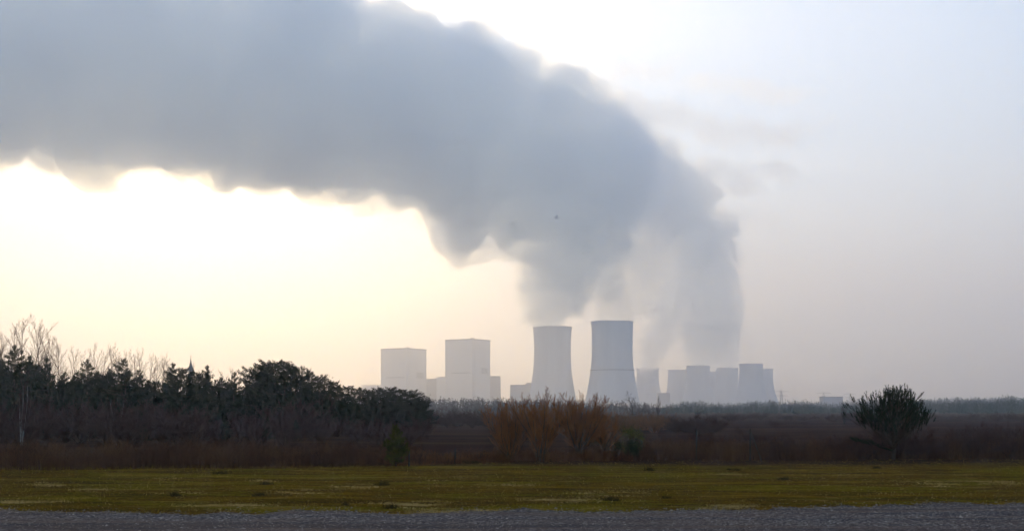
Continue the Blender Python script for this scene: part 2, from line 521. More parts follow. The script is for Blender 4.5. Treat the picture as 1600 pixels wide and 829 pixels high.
steam('steam_haze', bp, [(0.0034, 0.5, 0, 1.5), (0.0052, 0.5, 8, 1.7)], 8.0, 'thin torn veil of steam to the right of the plumes', big=120, small=70, gain=1.0)

# ------------------------------------------------------------------ pylons
M_LATT = varied('galvanised_lattice', [(0.25, 0.26, 0.27), (0.33, 0.34, 0.35)], 0.2)
def pylon(px, top_py, Y, label, arm_w=21):
    H = at(px, top_py, Y).z; t = empty('power_pylon', (gx(px, Y), Y, 0), R(-20))
    m = MB(); wb, wt = 2.6, 0.7
    def wd(z): return wb + (wt - wb) * z / H
    zs = [H * i / 7 for i in range(8)]
    for sx in (-1, 1):
        for sy in (-1, 1):
            m.tube([(sx * wb, sy * wb, 0), (sx * wt, sy * wt, H)], [.22, .16], 4)
    for z0, z1 in zip(zs[:-1], zs[1:]):
        a, b = wd(z0), wd(z1)
        for p, q in (((-a, -a), (b, -b)), ((a, -a), (-b, -b)), ((-a, a), (b, b)), ((a, a), (-b, b)), ((-a, -a), (-b, b)), ((-a, a), (-b, -b)), ((a, -a), (b, b)), ((a, a), (b, -b))):
            m.tube([(*p, z0), (*q, z1)], [.1, .1], 3)
    m.build('mast', M_LATT, t)
    for z, w_ in ((H * .97, arm_w * .55), (H * .72, arm_w * .45)):
        a = MB()
        for s in (-1, 1):
            a.tube([(0, -.7, z), (s * w_, 0, z)], [.2, .14], 3); a.tube([(0, .7, z), (s * w_, 0, z)], [.2, .14], 3)
            a.tube([(0, 0, z + 1.6), (s * w_, 0, z)], [.16, .1], 3)
        arm = a.build('crossarm', M_LATT, t)
        for s in (-1, 1):
            for k in (.3, .6, .95): MB().tube([(s * w_ * k, 0, z - .1), (s * w_ * k, 0, z - 1.6)], [.12, .12], 5).build('insulator', M_LATT, arm)
    tag(t, label, 'pylon', 'power pylons on the skyline')
pylon(1221, 610.5, 1750, 'leftmost power pylon, standing right of the small cooling towers')
pylon(1287, 613, 1850, 'power pylon rising behind the left end of the long low hall')
pylon(1328, 614.5, 1900, 'power pylon standing right of the long low hall', 18)

# ------------------------------------------------------------------ church spire over the trees
M_SLATE = concrete('spire_slate', (0.07, 0.08, 0.09), (0.10, 0.11, 0.12))
M_PLAST = concrete('church_plaster', (0.25, 0.24, 0.22), (0.32, 0.30, 0.28))
Yc = 420.0
ch = empty('church_tower', (gx(298, Yc), Yc, 0), R(20))
ze = at(298, 578, Yc).z; zt = at(298, 559, Yc).z
cw = MB().box((0, 0, (ze - .2) / 2), (1.75, 1.75, ze - .2))
cw = cw.build('tower_wall', M_PLAST, ch)
csp = MB().lathe([(1.25, ze - .2), (0.98, ze + .6), (0.5, ze + 1.9), (0.22, ze + 3.2), (0.05, zt)], 8).build('spire', M_SLATE, ch)
MB().tube([(0, 0, zt - .1), (0, 0, zt + 1.0)], [.05, .04], 4).tube([(-.28, 0, zt + .65), (.28, 0, zt + .65)], [.04, .04], 4).build('cross', M_SLATE, csp)
for k in range(4):
    MB().box((0.88 * math.cos(k * PI / 2), 0.88 * math.sin(k * PI / 2), ze - 1.6), (.07 if k % 2 == 0 else .6, .6 if k % 2 == 0 else .07, 1.4)).build('belfry_window', M_SLATE, cw)
tag(ch, 'slender dark church spire poking up over the trees on the left', 'church tower')

# ------------------------------------------------------------------ ground
def edge_px(px):
    """row where the meadow meets the weeds"""
    return float(np.interp(px, [-400, 0, 300, 620, 800, 1000, 1300, 1600, 2000], [738, 736, 733, 728, 723, 722, 721, 718, 716]))

m, nt, b, out = new_mat('meadow_and_heath')
p = geo_pos(nt)
sep = N(nt, 'ShaderNodeSeparateXYZ'); nt.links.new(p, sep.inputs[0])
pm = mapping(nt, p, (0.35, 1.0, 1.0))
big = noise_tex(nt, pm, 0.26, 6, 0.68); mid = noise_tex(nt, pm, 0.9, 6, 0.65); fine = noise_tex(nt, p, 9.0, 5, 0.7)
meadow = ramp(nt, big, [(0.30, (0.110, 0.088, 0.004)), (0.41, (0.22, 0.115, 0.008)), (0.49, (0.12, 0.058, 0.008)), (0.57, (0.17, 0.115, 0.005)), (0.70, (0.30, 0.155, 0.024))])
straw = ramp(nt, mid, [(0.60, (0, 0, 0)), (0.74, (1, 1, 1))])
meadow = mix(nt, straw, meadow, (0.46, 0.27, 0.075))
band = noise_tex(nt, mapping(nt, p, (0.10, 0.62, 1)), 1.0, 7, 0.7)
meadow = mix(nt, ramp(nt, band, [(0.34, (0.85, 0.85, 0.85)), (0.50, (0, 0, 0))]), meadow, (0.060, 0.032, 0.010))
meadow = mix(nt, ramp(nt, band, [(0.58, (0, 0, 0)), (0.72, (0.8, 0.8, 0.8))]), meadow, (0.36, 0.235, 0.065))
dark = ramp(nt, fine, [(0.32, (0.30, 0.30, 0.30)), (0.60, (1.2, 1.2, 1.2))])
mm = N(nt, 'ShaderNodeMix', data_type='RGBA', blend_type='MULTIPLY'); mm.inputs[0].default_value = 1.0
nt.links.new(meadow, mm.inputs[6]); nt.links.new(dark, mm.inputs[7])
heath = ramp(nt, noise_tex(nt, mapping(nt, p, (0.05, 0.16, 1)), 1.0, 6, 0.6), [(0.3, (0.024, 0.010, 0.008)), (0.5, (0.05, 0.022, 0.014)), (0.7, (0.07, 0.042, 0.018))])
wob = N(nt, 'ShaderNodeMath', operation='MULTIPLY_ADD'); nt.links.new(mid, wob.inputs[0]); wob.inputs[1].default_value = 5.0
nt.links.new(sep.outputs['Y'], wob.inputs[2])
far = N(nt, 'ShaderNodeMapRange'); far.inputs['From Min'].default_value = 62; far.inputs['From Max'].default_value = 66
nt.links.new(wob.outputs[0], far.inputs['Value'])
nt.links.new(mix(nt, far.outputs[0], mm.outputs[2], heath), b.inputs['Base Color'])
b.inputs['Roughness'].default_value = 1.0; b.inputs['Specular IOR Level'].default_value = 0.0
bp_ = N(nt, 'ShaderNodeBump'); bp_.inputs['Strength'].default_value = 0.8; bp_.inputs['Distance'].default_value = 0.12
nt.links.new(fine, bp_.inputs['Height']); nt.links.new(bp_.outputs[0], b.inputs['Normal'])
M_GROUND = m

def bumps(x, y):
    if y < 24: return 0.0
    return 0.10 * mnoise.noise((x * .06, y * .10, 3.3)) + 0.05 * mnoise.noise((x * .25, y * .35, 9.1))
ys = list(np.arange(-20, 110, 1.3)) + list(np.geomspace(111, 9200, 60)); ys = [-550, -200, -60] + ys
gm = MB(); nxs = 121
for y in ys:
    hw = max(60, abs(y) * 0.9) if y < 4000 else 7800
    hw = min(hw, 7800)
    for i in range(nxs):
        x = (i / (nxs - 1) * 2 - 1); x = x * hw
        gm.v.append((x, y, bumps(x, y) if y < 400 else 0.0))
for j in range(len(ys) - 1):
    for i in range(nxs - 1):
        a = j * nxs + i; gm.f.append((a, a + 1, a + nxs + 1, a + nxs))
g = gm.build('ground', M_GROUND, smooth=True); g['kind'] = 'structure'

# gravel road in the foreground
m, nt, b, out = new_mat('grey_gravel')
p = geo_pos(nt)
vo = N(nt, 'ShaderNodeTexVoronoi'); vo.inputs['Scale'].default_value = 14.0; nt.links.new(p, vo.inputs['Vector'])
vs2 = N(nt, 'ShaderNodeSeparateColor'); nt.links.new(vo.outputs['Color'], vs2.inputs[0])
c1 = ramp(nt, vs2.outputs[0], [(0.0, (0.026, 0.019, 0.017)), (0.5, (0.095, 0.070, 0.062)), (0.85, (0.19, 0.145, 0.13)), (0.97, (0.46, 0.37, 0.31))])
patch = noise_tex(nt, mapping(nt, p, (0.08, 0.9, 1)), 0.8, 7, 0.65)
c1 = mix(nt, ramp(nt, noise_tex(nt, mapping(nt, p, (0.05, 0.5, 1)), 1.3, 6, 0.6), [(0.40, (0.75, 0.75, 0.75)), (0.56, (0, 0, 0))]), c1, (0.040, 0.031, 0.030))
nt.links.new(mix(nt, ramp(nt, patch, [(0.42, (0, 0, 0)), (0.7, (0.75, 0.75, 0.75))]), c1, (0.17, 0.098, 0.062)), b.inputs['Base Color'])
b.inputs['Roughness'].default_value = 0.9; b.inputs['Specular IOR Level'].default_value = 0.05
bp_ = N(nt, 'ShaderNodeBump'); bp_.inputs['Strength'].default_value = 1.0; bp_.inputs['Distance'].default_value = 0.05
nt.links.new(vo.outputs['Distance'], bp_.inputs['Height']); nt.links.new(bp_.outputs[0], b.inputs['Normal'])
M_GRAVEL = m
def gravel_edge(x):
    y = float(np.interp(x, [-40, -15, -4, 4, 12, 20, 40], [34.2, 34.4, 34.8, 35.6, 37.4, 39.2, 42]))
    return y + 1.5 * mnoise.noise((x * .3, 1.7, 0)) + 0.9 * mnoise.noise((x * 1.1, 5.1, 0)) + .5 * mnoise.noise((x * 3.7, 2.2, 0))
gv = MB(); xs = np.arange(-45, 45.1, .2)
for x in xs:
    ye = gravel_edge(x)
    rows = [-10, 10, 20, 22.5] + list(np.linspace(24, ye, 9))
    for k, y in enumerate(rows):
        gv.v.append((x, y, bumps(x, y) + 0.012 + (0.015 if 1 < k < 12 else -0.012 if k == 12 else 0)))
for i in range(len(xs) - 1):
    for k in range(12):
        a = i * 13 + k; gv.f.append((a, a + 13, a + 14, a + 1))
gv.build('gravel_road', M_GRAVEL, smooth=True)['kind'] = 'structure'

# loose stones on it
def stones(n):
    V = []
    base = []
    t_ = [(1, 0, 0), (-1, 0, 0), (0, 1, 0), (0, -1, 0), (0, 0, 1), (0, 0, -1)]
    fs = [(0, 2, 4), (2, 1, 4), (1, 3, 4), (3, 0, 4)]
    for _ in range(n):
        y = rng.uniform(27, 42); x = rng.uniform(-.47, .47) * y
        if y > gravel_edge(x) + rng.exponential(.35): continue
        s = rng.uniform(.012, .035) * (1.9 if rng.random() < .05 else 1); rot = rng.uniform(0, PI); z = bumps(x, y) + .02
        sc = (s * rng.uniform(.7, 1.3), s * rng.uniform(.7, 1.3), s * rng.uniform(.5, .9))
        c, sn = math.cos(rot), math.sin(rot)
        q = [(x + (a * sc[0]) * c - (bb * sc[1]) * sn, y + (a * sc[0]) * sn + (bb * sc[1]) * c, z + d * sc[2]) for a, bb, d in t_]
        for f in fs: V += [q[i] for i in f]
    return np.array(V)
M_STONE = varied('loose_stone', [(0.07, 0.05, 0.04), (0.22, 0.165, 0.135), (0.46, 0.37, 0.31)], 7.0)
tag(link(bpy.data.objects.new('gravel', soup('gravel', stones(16000), 3, M_STONE))), 'loose grey stones on the gravel road', 'gravel', kind='stuff')

# brown field on the right
m, nt, b, out = new_mat('ploughed_field')
p = geo_pos(nt)
fu = N(nt, 'ShaderNodeTexWave', wave_type='BANDS', bands_direction='Y'); fu.inputs['Scale'].default_value = 0.35
fu.inputs['Distortion'].default_value = 2.0; nt.links.new(mapping(nt, p, (0.06, 1, 1)), fu.inputs['Vector'])
fc = ramp(nt, fu.outputs['Fac'], [(0.1, (0.018, 0.007, 0.006)), (0.9, (0.042, 0.016, 0.013))])
nf = noise_tex(nt, mapping(nt, p, (0.012, 0.05, 1)), 1.0, 6, 0.6)
nt.links.new(mix(nt, ramp(nt, nf, [(0.45, (0, 0, 0)), (0.75, (1, 1, 1))]), fc, (0.075, 0.036, 0.018)), b.inputs['Base Color'])
b.inputs['Roughness'].default_value = 1.0; b.inputs['Specular IOR Level'].default_value = 0.0
fl = MB()
fx = np.linspace(0, 1, 40)
for j, y in enumerate(np.geomspace(96, 340, 26)):
    for u in fx:
        x = gx(1000, y) + u * (gx(2000, y) - gx(1000, y)) + 2.5 * mnoise.noise((y * .05, u * 9, 0))
        fl.v.append((x, y, bumps(x, y) + 0.03))
for j in range(25):
    for i in range(39):
        a = j * 40 + i; fl.f.append((a, a + 1, a + 41, a + 40))
fl.build('field', m, smooth=True)['kind'] = 'structure'

# ------------------------------------------------------------------ grass and weeds (nobody could count them)
def blades(xy, h, w_, lean=0.5, z0=-0.01):
    n = len(xy); az = rng.uniform(0, 2 * PI, n); fa = rng.uniform(0, PI, n)
    z = np.array([bumps(x, y) for x, y in xy]) + z0
    base = np.column_stack([xy, z])
    side = np.column_stack([np.cos(fa), np.sin(fa), np.zeros(n)]) * (w_ / 2)[:, None]
    ln = np.abs(rng.normal(0, lean, n)) * h
    tip = base + np.column_stack([np.cos(az) * ln, np.sin(az) * ln, h])
    return np.stack([base - side, base + side, tip], 1).reshape(-1, 3)

def meadow_points(n):
    y = rng.uniform(31, 68, n * 2); x = rng.uniform(-.5, .5, n * 2) * y
    px = 800 + x / y * F; e = np.array([gy(edge_px(q)) for q in px]); ge = np.array([gravel_edge(q) for q in x])
    ok = (y < e + 2) & (y > ge + rng.exponential(.5, len(x)) - .9)
    return np.column_stack([x, y])[ok][:n]
M_GRASS = varied('short_grass', [(0.07, 0.040, 0.010), (0.105, 0.090, 0.004), (0.23, 0.125, 0.010), (0.12, 0.060, 0.008), (0.17, 0.120, 0.005), (0.31, 0.165, 0.026), (0.34, 0.21, 0.05)], 0.45, transl=0.3)
M_STRAW = varied('dry_straw', [(0.30, 0.18, 0.050), (0.58, 0.38, 0.14)], 0.8, transl=0.3)
xy = meadow_points(90000)
keep = np.array([mnoise.noise((x * .22, y * .9, 4.0)) for x, y in xy]) > rng.uniform(-.35, .45, len(xy))
xy = xy[keep]; n = len(xy)
tag(link(bpy.data.objects.new('grass', soup('grass', blades(xy, rng.uniform(.03, .10, n), rng.uniform(.01, .025, n), .7), 3, M_GRASS))),
    'short olive brown winter grass of the meadow', 'grass', kind='stuff')
# straw patches: streaks seen in the photograph (column, row, half width, half height in pixels)
SP = [(1530, 753, 85, 4), (1480, 757, 30, 3), (260, 749, 24, 2.5), (410, 751, 20, 2), (80, 757, 30, 4), (150, 764, 40, 4), (280, 772, 36, 3.5), (470, 768, 40, 4), (640, 786, 60, 5), (720, 795, 70, 5),
      (880, 780, 60, 4), (950, 770, 60, 4), (800, 758, 40, 2), (1140, 740, 55, 2), (1300, 739, 30, 2), (560, 760, 40, 4), (1130, 790, 50, 4), (680, 752, 20, 2), (350, 790, 60, 5), (40, 786, 50, 4)]
pts = []
for px, py, hwp, hhp in SP:
    k = int(hwp * hhp * 9)
    a = rng.normal(px, hwp * .55, k); c = rng.normal(py, hhp * .5, k)
    Y = CAM_Z * F / (c - HOR); pts.append(np.column_stack([(a - 800) / F * Y, Y]))
xy = np.vstack(pts)
xy = xy[np.array([mnoise.noise((x * .45, y * 1.1, 1.0)) + .6 * mnoise.noise((x * 1.6, y * 3.0, 6.0)) for x, y in xy]) > rng.uniform(-.15, .35, len(xy))]
xy = np.vstack([xy, meadow_points(6000)]); n = len(xy)
tag(link(bpy.data.objects.new('dry_grass', soup('dry_grass', blades(xy, rng.uniform(.03, .09, n), rng.uniform(.015, .03, n), 1.1), 3, M_STRAW))),
    'pale straw patches lying in the meadow', 'grass', kind='stuff')

M_TUFT = varied('dark_tuft', [(0.030, 0.020, 0.008), (0.075, 0.045, 0.014)], 3.0, world=False, transl=0.2)
tb = blades(rng.normal(0, .10, (160, 2)) + np.array([0, 0]), rng.uniform(.08, .26, 160), rng.uniform(.012, .022, 160), .5)
tuft_me = soup('tuft', tb - np.array([0, 0, 0.0]), 3, M_TUFT)
for px, py, sc in [(1015, 734, 1.2), (1151, 733, 1.0), (1140, 732, .8), (1370, 731, 1.1), (598, 757, 1.3), (273, 775, 1.2), (345, 740, 1.1), (415, 756, 1.2), (405, 774, 1.1), (610, 792, 1.3), (728, 722, 1.6), (738, 724, 1.4), (540, 788, 1.0), (955, 781, 1.1), (1225, 749, 1.0), (1040, 778, .9)]:
    Y = CAM_Z * F / (py - HOR); x = gx(px, Y)
    t = bpy.data.objects.new('grass_tuft', tuft_me); link(t)
    t.location = (x, Y, bumps(x, Y)); t.rotation_euler = (0, 0, rng.uniform(0, 6)); sc *= rng.uniform(.5, .85); t.scale = (sc * rng.uniform(1.0, 2.2), sc, sc)
    tag(t, 'small dark tuft of dead grass standing alone in the meadow', 'grass tuft', 'dark tufts in the meadow')

def weeds(name, mat, n, pxr, depth, hf, label, twigs=3):
    """stems with side twigs along the far edge of the meadow; hf(px) = height in m"""
    px = rng.uniform(*pxr, n); d = rng.gamma(1.6, depth / 3.0, n)
    Y = np.array([gy(edge_px(q)) for q in px]) - 0.4 + d
    x = (px - 800) / F * Y
    cl = np.array([0.55 + 0.9 * mnoise.noise((a * .35, b_ * .35, 2.0)) + .35 * mnoise.noise((a * 1.3, b_ * 1.3, 7.0)) for a, b_ in zip(x, Y)])
    h = np.clip(np.array([hf(q) * (1 + .5 * mnoise.noise((q * .012, 3.0, 0)) + .35 * mnoise.noise((q * .05, 8.0, 0))) for q in px]) * (0.45 + cl) * rng.uniform(.5, 1.15, n), .08, None)
    V = [blades(np.column_stack([x, Y]), h, rng.uniform(.012, .03, n), .22)]
    for t in range(twigs):
        f = rng.uniform(.3, .9, n); az = rng.uniform(0, 2 * PI, n); L = h * rng.uniform(.2, .5, n)
        z = np.array([bumps(a, c) for a, c in zip(x, Y)]) + h * f
        b0 = np.column_stack([x, Y, z]); dr = np.column_stack([np.cos(az) * .6, np.sin(az) * .6, np.full(n, .8)])
        s = np.column_stack([np.zeros(n), np.zeros(n), np.full(n, .011)])
        V.append(np.stack([b0 - s, b0 + s, b0 + dr * L[:, None]], 1).reshape(-1, 3))
    return tag(link(bpy.data.objects.new(name, soup(name, np.vstack(V), 3, mat))), label, 'weeds', kind='stuff')
M_WEED = varied('dead_weed', [(0.040, 0.017, 0.011), (0.085, 0.036, 0.019), (0.15, 0.075, 0.030)], 0.35, transl=0.25)
M_WEED2 = varied('rusty_weed', [(0.045, 0.017, 0.010), (0.11, 0.040, 0.016), (0.19, 0.082, 0.024)], 0.4, transl=0.25)
weeds('dead_weeds', M_WEED, 15000, (-60, 660), 16, lambda q: np.interp(q, [0, 420, 560, 660], [.85, .85, .75, .45]), 'reddish brown dead weeds along the foot of the wood')
weeds('dead_weeds', M_WEED2, 5000, (600, 990), 10, lambda q: np.interp(q, [600, 760, 880, 990], [.3, .35, .5, .6]), 'low rusty weeds under the willows')
weeds('dead_weeds', M_WEED, 15000, (960, 1660), 18, lambda q: np.interp(q, [960, 1050, 1300, 1660], [.55, .75, .85, .9]), 'dark brown dead weeds between meadow and field')

# ------------------------------------------------------------------ trees
def rot_about(v, axis, ang):
    return Matrix.Rotation(ang, 3, axis) @ v

def bare_tree(H, stems=1, spread=0.5, upright=0.55, levels=4, kids=(7, 6, 6, 5), trunk_r=0.1, len_f=0.55, gnarl=0.12, first=0.25, seed=1, twig_w=0.012, stem_spread=0.3, tip_flat=0.0):
    """leafless tree: (trunk MB, crown MB)"""
    rs = random.Random(seed)
    tr, cr = MB(), MB()
    def grow(p, d, L, r, lev):
        n = 5 if lev < 2 else 3
        pts = [p]; dd = d.copy(); q = p.copy()
        for i in range(n):
            dd = (dd + Vector((rs.gauss(0, gnarl), rs.gauss(0, gnarl), rs.gauss(0, gnarl) + upright * 0.12))).normalized()
            q = q + dd * L / n; pts.append(q.copy())
        rad = [max(r * (1 - .75 * i / n), twig_w * .35) for i in range(n + 1)]
        if lev >= 2:
            for i in range(n):
                s = dd.cross(Vector((rs.gauss(0, 1), rs.gauss(0, 1), rs.gauss(0, 1)))).normalized()
                w0, w1 = max(rad[i], twig_w * .5), max(rad[i + 1], twig_w * .4)
                cr.quad(pts[i] - s * w0, pts[i] + s * w0, pts[i + 1] + s * w1, pts[i + 1] - s * w1)
        else:
            (tr if lev == 0 else cr).tube(pts, rad, 6 if lev == 0 else 4, cap=False)
        if lev >= levels: return
        k = kids[min(lev, len(kids) - 1)]
        for j in range(k):
            f = (first if lev == 0 else .2) + (1 - (first if lev == 0 else .2)) * (j + rs.random()) / k
            f = min(f, .98); i = min(int(f * n), n - 1); a = pts[i].lerp(pts[i + 1], f * n - i)
            ax = (pts[i + 1] - pts[i]).normalized()
            pr = ax.cross(Vector((rs.gauss(0, 1), rs.gauss(0, 1), rs.gauss(0, 1)))).normalized()
            ang = spread * rs.uniform(.7, 1.35)
            nd = rot_about(ax, pr, ang); nd = (nd + Vector((0, 0, upright * .35))).normalized()
            grow(a, nd, L * len_f * rs.uniform(.7, 1.15) * (1.15 - .6 * f), max(r * (1 - .7 * f) * .6, twig_w * .5), lev + 1)
    for s in range(stems):
        if stems == 1: d = Vector((rs.gauss(0, .04), rs.gauss(0, .04), 1))
        else:
            a = 2 * PI * (s + rs.random() * .7) / stems; k = stem_spread * math.sqrt(rs.uniform(.15, 1)) * 1.3
            d = Vector((math.cos(a) * k, math.sin(a) * k, 1))
        grow(Vector((rs.gauss(0, .08) * (stems > 1), rs.gauss(0, .08) * (stems > 1), -.1)), d.normalized(), H * (1 if stems == 1 else rs.uniform(.6, .95)) * .78, trunk_r, 0)
    # bring the tree to exactly the height asked for
    zm = max(v[2] for v in cr.v + tr.v); k = H / zm
    for mb in (tr, cr): mb.v = [(x * k, y * k, z * k) for x, y, z in mb.v]
    return tr, cr

def needles(mb, c, axis, L, n, nl, nw, rs, fwd=0.7):
    """bottle brush of needles along a shoot"""
    axis = axis.normalized()
    u = axis.cross(Vector((.3, .2, .9))).normalized(); v = axis.cross(u)
    for i in range(n):
        t = rs.random(); a = rs.uniform(0, 2 * PI)
        rd = u * math.cos(a) + v * math.sin(a)
        b = c + axis * L * t
        d = (rd + axis * (fwd + .6 * t)).normalized() * nl * rs.uniform(.7, 1.15)
        s = d.cross(Vector((rs.gauss(0, 1), rs.gauss(0, 1), rs.gauss(0, 1)))).normalized() * nw
        mb.tri(b - s, b + s, b + d)

def pine(H, rad, seed, shape='cone', tufts=1500, nl=.20, nw=.022, npc=9, base=.10, trunk_r=.13):
    """trunk with whorls of boughs, every bough carrying tufts of needles; gaps between the boughs stay open"""
    rs = random.Random(seed); tr, cr = MB(), MB()
    bend = [Vector((rs.gauss(0, .015) * H * i / 6, rs.gauss(0, .015) * H * i / 6, H * .97 * i / 6 - (.1 if i == 0 else 0))) for i in range(7)]
    tr.tube(bend, [trunk_r * (1 - .9 * i / 6) for i in range(7)], 7, cap=False)
    def axis_at(z):
        f = max(0, min(z / H / .97, .999)) * 6; i = int(f); return bend[i].lerp(bend[i + 1], f - i)
    lob = [(rs.uniform(0, 2 * PI), rs.uniform(.05, .2)) for _ in range(3)]
    boughs = []; nb = 64
    for k in range(nb):
        t = (k + rs.random()) / nb; z = H * (base + (1 - base) * t)
        if shape == 'cone': rr = rad * (1 - t) ** .8
        elif shape == 'round': rr = rad * math.sqrt(max(0, 1 - ((t - .40) / .62) ** 2))
        else: rr = rad * (1 - t ** 2.2) * (.7 + .3 * min(1, t / .3))
        a = k * 2.399 + rs.gauss(0, .35)
        rr *= rs.uniform(.6, 1.18) * (1 + sum(m_ * math.cos(a * (i + 1) + f) for i, (f, m_) in enumerate(lob)))
        rr = max(rr, .14)
        up = rs.uniform(.05, .4) + (.9 * (t - .6) if t > .6 else 0)
        d = Vector((math.cos(a), math.sin(a), up)).normalized()
        p0 = axis_at(z - rr * .15 if z > rr * .15 else z); p1 = p0 + d * rr
        tr.tube([p0, p0.lerp(p1, .5) - Vector((0, 0, rr * .04)), p1], [trunk_r * .3 * (1 - .6 * t), trunk_r * .16, .008], 3, cap=False)
        boughs.append((p0, p1, d, rr))
    wsum = sum(q[3] ** 1.5 + .15 for q in boughs)
    for p0, p1, d, rr in boughs:
        for j in range(int(tufts * (rr ** 1.5 + .15) / wsum)):
            f = 1 - rs.random() ** 1.4 * .95
            sd = Vector((-d.y, d.x, 0))
            c = p0.lerp(p1, f) + sd * rs.gauss(0, .20) * rr * (1.15 - .5 * f) + Vector((0, 0, abs(rs.gauss(0, .11)) * rr + rs.gauss(0, .04)))
            ax = (d * .6 + sd * rs.gauss(0, .4) + Vector((0, 0, .8))).normalized()
            needles(cr, c, ax, nl * rs.uniform(.6, 1.5), npc, nl, nw, rs)
    for k in range(3): needles(cr, axis_at(H * (.88 + .04 * k)), Vector((0, 0, 1)), H * .04, npc * 2, nl * (1.0 - .2 * k), nw, rs)
    return tr, cr

M_BARK = varied('pine_bark', [(0.045, 0.030, 0.022), (0.085, 0.055, 0.038)], 3.0, world=False)
M_GREYB = varied('grey_bark', [(0.045, 0.040, 0.034), (0.085, 0.075, 0.065)], 3.0, world=False)
M_BIRCH = varied('birch_bark', [(0.07, 0.06, 0.055), (0.20, 0.185, 0.17), (0.30, 0.28, 0.26)], 5.0, world=False)
M_TWIG = varied('brown_twig', [(0.045, 0.028, 0.022), (0.075, 0.045, 0.034)], 1.5, world=False)
M_TWIGR = varied('red_brown_twig', [(0.050, 0.024, 0.021), (0.085, 0.042, 0.034)], 1.5, world=False)
M_WILLOW = varied('willow_twig', [(0.19, 0.066, 0.024), (0.35, 0.13, 0.042)], 1.2, world=False)
M_OCHRE = varied('ochre_twig', [(0.16, 0.070, 0.032), (0.24, 0.105, 0.045)], 1.2, world=False)
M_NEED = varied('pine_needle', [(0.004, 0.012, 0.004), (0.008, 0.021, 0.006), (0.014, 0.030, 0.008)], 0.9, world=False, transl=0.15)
M_NEEDY = varied('young_needle', [(0.020, 0.030, 0.006), (0.11, 0.095, 0.012)], 1.3, world=False, transl=0.15)
M_LIME = varied('lime_leaf', [(0.07, 0.075, 0.014), (0.13, 0.13, 0.02)], 2.0, world=False, transl=0.3)
M_EVERG = varied('evergreen_leaf', [(0.012, 0.022, 0.010), (0.028, 0.042, 0.016)], 2.0, world=False, transl=0.15)

def kind_mesh(pair, trunk_mat, crown_mat, name):
    return pair[0].mesh(name + '_trunk', trunk_mat, True), pair[1].mesh(name + '_crown', crown_mat)

def plant(name, meshes, px, Y, height, base_h, label, cat, group=None, rz=None, wide=1.0):
    s = height / base_h
    x = gx(px, Y)
    t = empty(name, (x, Y, bumps(x, Y) if Y < 400 else 0), rng.uniform(0, 2 * PI) if rz is None else rz, (s * wide, s * wide, s))
    for me, nm in zip(meshes, ('trunk', 'crown')):
        link(bpy.data.objects.new(nm, me), t)
    return tag(t, label, cat, group)

def top_h(py, Y): return CAM_Z + (HOR - py) / F * Y

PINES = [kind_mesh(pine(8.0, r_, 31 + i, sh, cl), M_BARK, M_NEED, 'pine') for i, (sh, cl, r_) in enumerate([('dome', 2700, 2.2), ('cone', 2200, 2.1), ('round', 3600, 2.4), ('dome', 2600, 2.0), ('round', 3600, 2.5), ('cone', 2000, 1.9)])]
BIRCH = [kind_mesh(bare_tree(10.0, 1, .62, .6, 3, (20, 9, 7), .06, .34, .05, .25, 60 + i, .010), M_GREYB, M_TWIGR, 'birch') for i in range(4)]
BUSH = [kind_mesh(bare_tree(3.5, 13, .6, .45, 3, (8, 6, 5), .025, .5, .12, .08, 80 + i, .010, .95), M_TWIG, M_TWIGR, 'bush') for i in range(4)]
OBUSH = [kind_mesh(bare_tree(3.5, 13, .5, .55, 3, (8, 6, 5), .025, .5, .10, .08, 90 + i, .010, .85), M_WILLOW, M_OCHRE, 'bush') for i in range(2)]

# wood on the left: tall leafless birches behind, pines in front of them, leafless bushes at its foot
for px, py in [(4, 520), (14, 508), (26, 498), (38, 486), (46, 500), (56, 494), (64, 512), (79, 530), (91, 522), (99, 535), (112, 541), (121, 545), (149, 541), (157, 534), (171, 532), (186, 546), (194, 542),
               (207, 547), (218, 540), (228, 549), (239, 552), (251, 549), (263, 556), (276, 560), (311, 566), (322, 572), (347, 575), (357, 571), (371, 577), (388, 576), (480, 571), (-14, 515), (-30, 520), (-50, 530)]:
    Y = rng.uniform(150, 168)
    plant('birch', BIRCH[rng.integers(4)], px, Y, top_h(py, Y), 10, 'thin leafless tree rising over the dark pines at the left', 'leafless tree', 'leafless trees behind the pines')
for px, py, wd_, k in [(22, 541, 1.1, 0), (46, 556, .9, 1), (73, 560, .9, 1), (100, 582, 1, 3), (137, 562, 1, 0), (165, 588, 1, 2), (194, 560, 1.15, 0), (217, 578, 1, 3), (268, 568, 1.0, 3), (284, 580, 1, 2), (324, 572, .9, 5),
                       (311, 584, 1, 2), (345, 590, 1.1, 0), (365, 582, .9, 3), (241, 598, 1.1, 2), (120, 598, 1, 2), (-8, 560, 1, 0), (-40, 570, 1.1, 2)]:
    Y = rng.uniform(122, 140)
    plant('pine', PINES[k], px, Y, top_h(py, Y), 8, 'dark pine among the mixed trees at the left of the wood', 'pine tree', 'pines in the mixed left part of the wood', wide=wd_)
for px, py, wd_, k in [(398, 578, 1.1, 2), (412, 572, 1.1, 4), (428, 568, 1.2, 2), (447, 571, 1.2, 4), (464, 577, 1.1, 2), (482, 580, 1.15, 0), (500, 590, 1.2, 4), (520, 599, 1.2, 2), (540, 605, 1.1, 4), (560, 608, 1.2, 2),
                       (410, 600, 1.3, 4), (440, 605, 1.3, 2), (475, 608, 1.3, 4), (505, 615, 1.3, 2), (535, 622, 1.3, 4)]:
    Y = rng.uniform(128, 142)
    plant('pine', PINES[k], px, Y, top_h(py, Y), 8, 'dark rounded pine in the dense clump left of the boiler houses', 'pine tree', 'pines of the dense clump', wide=wd_)
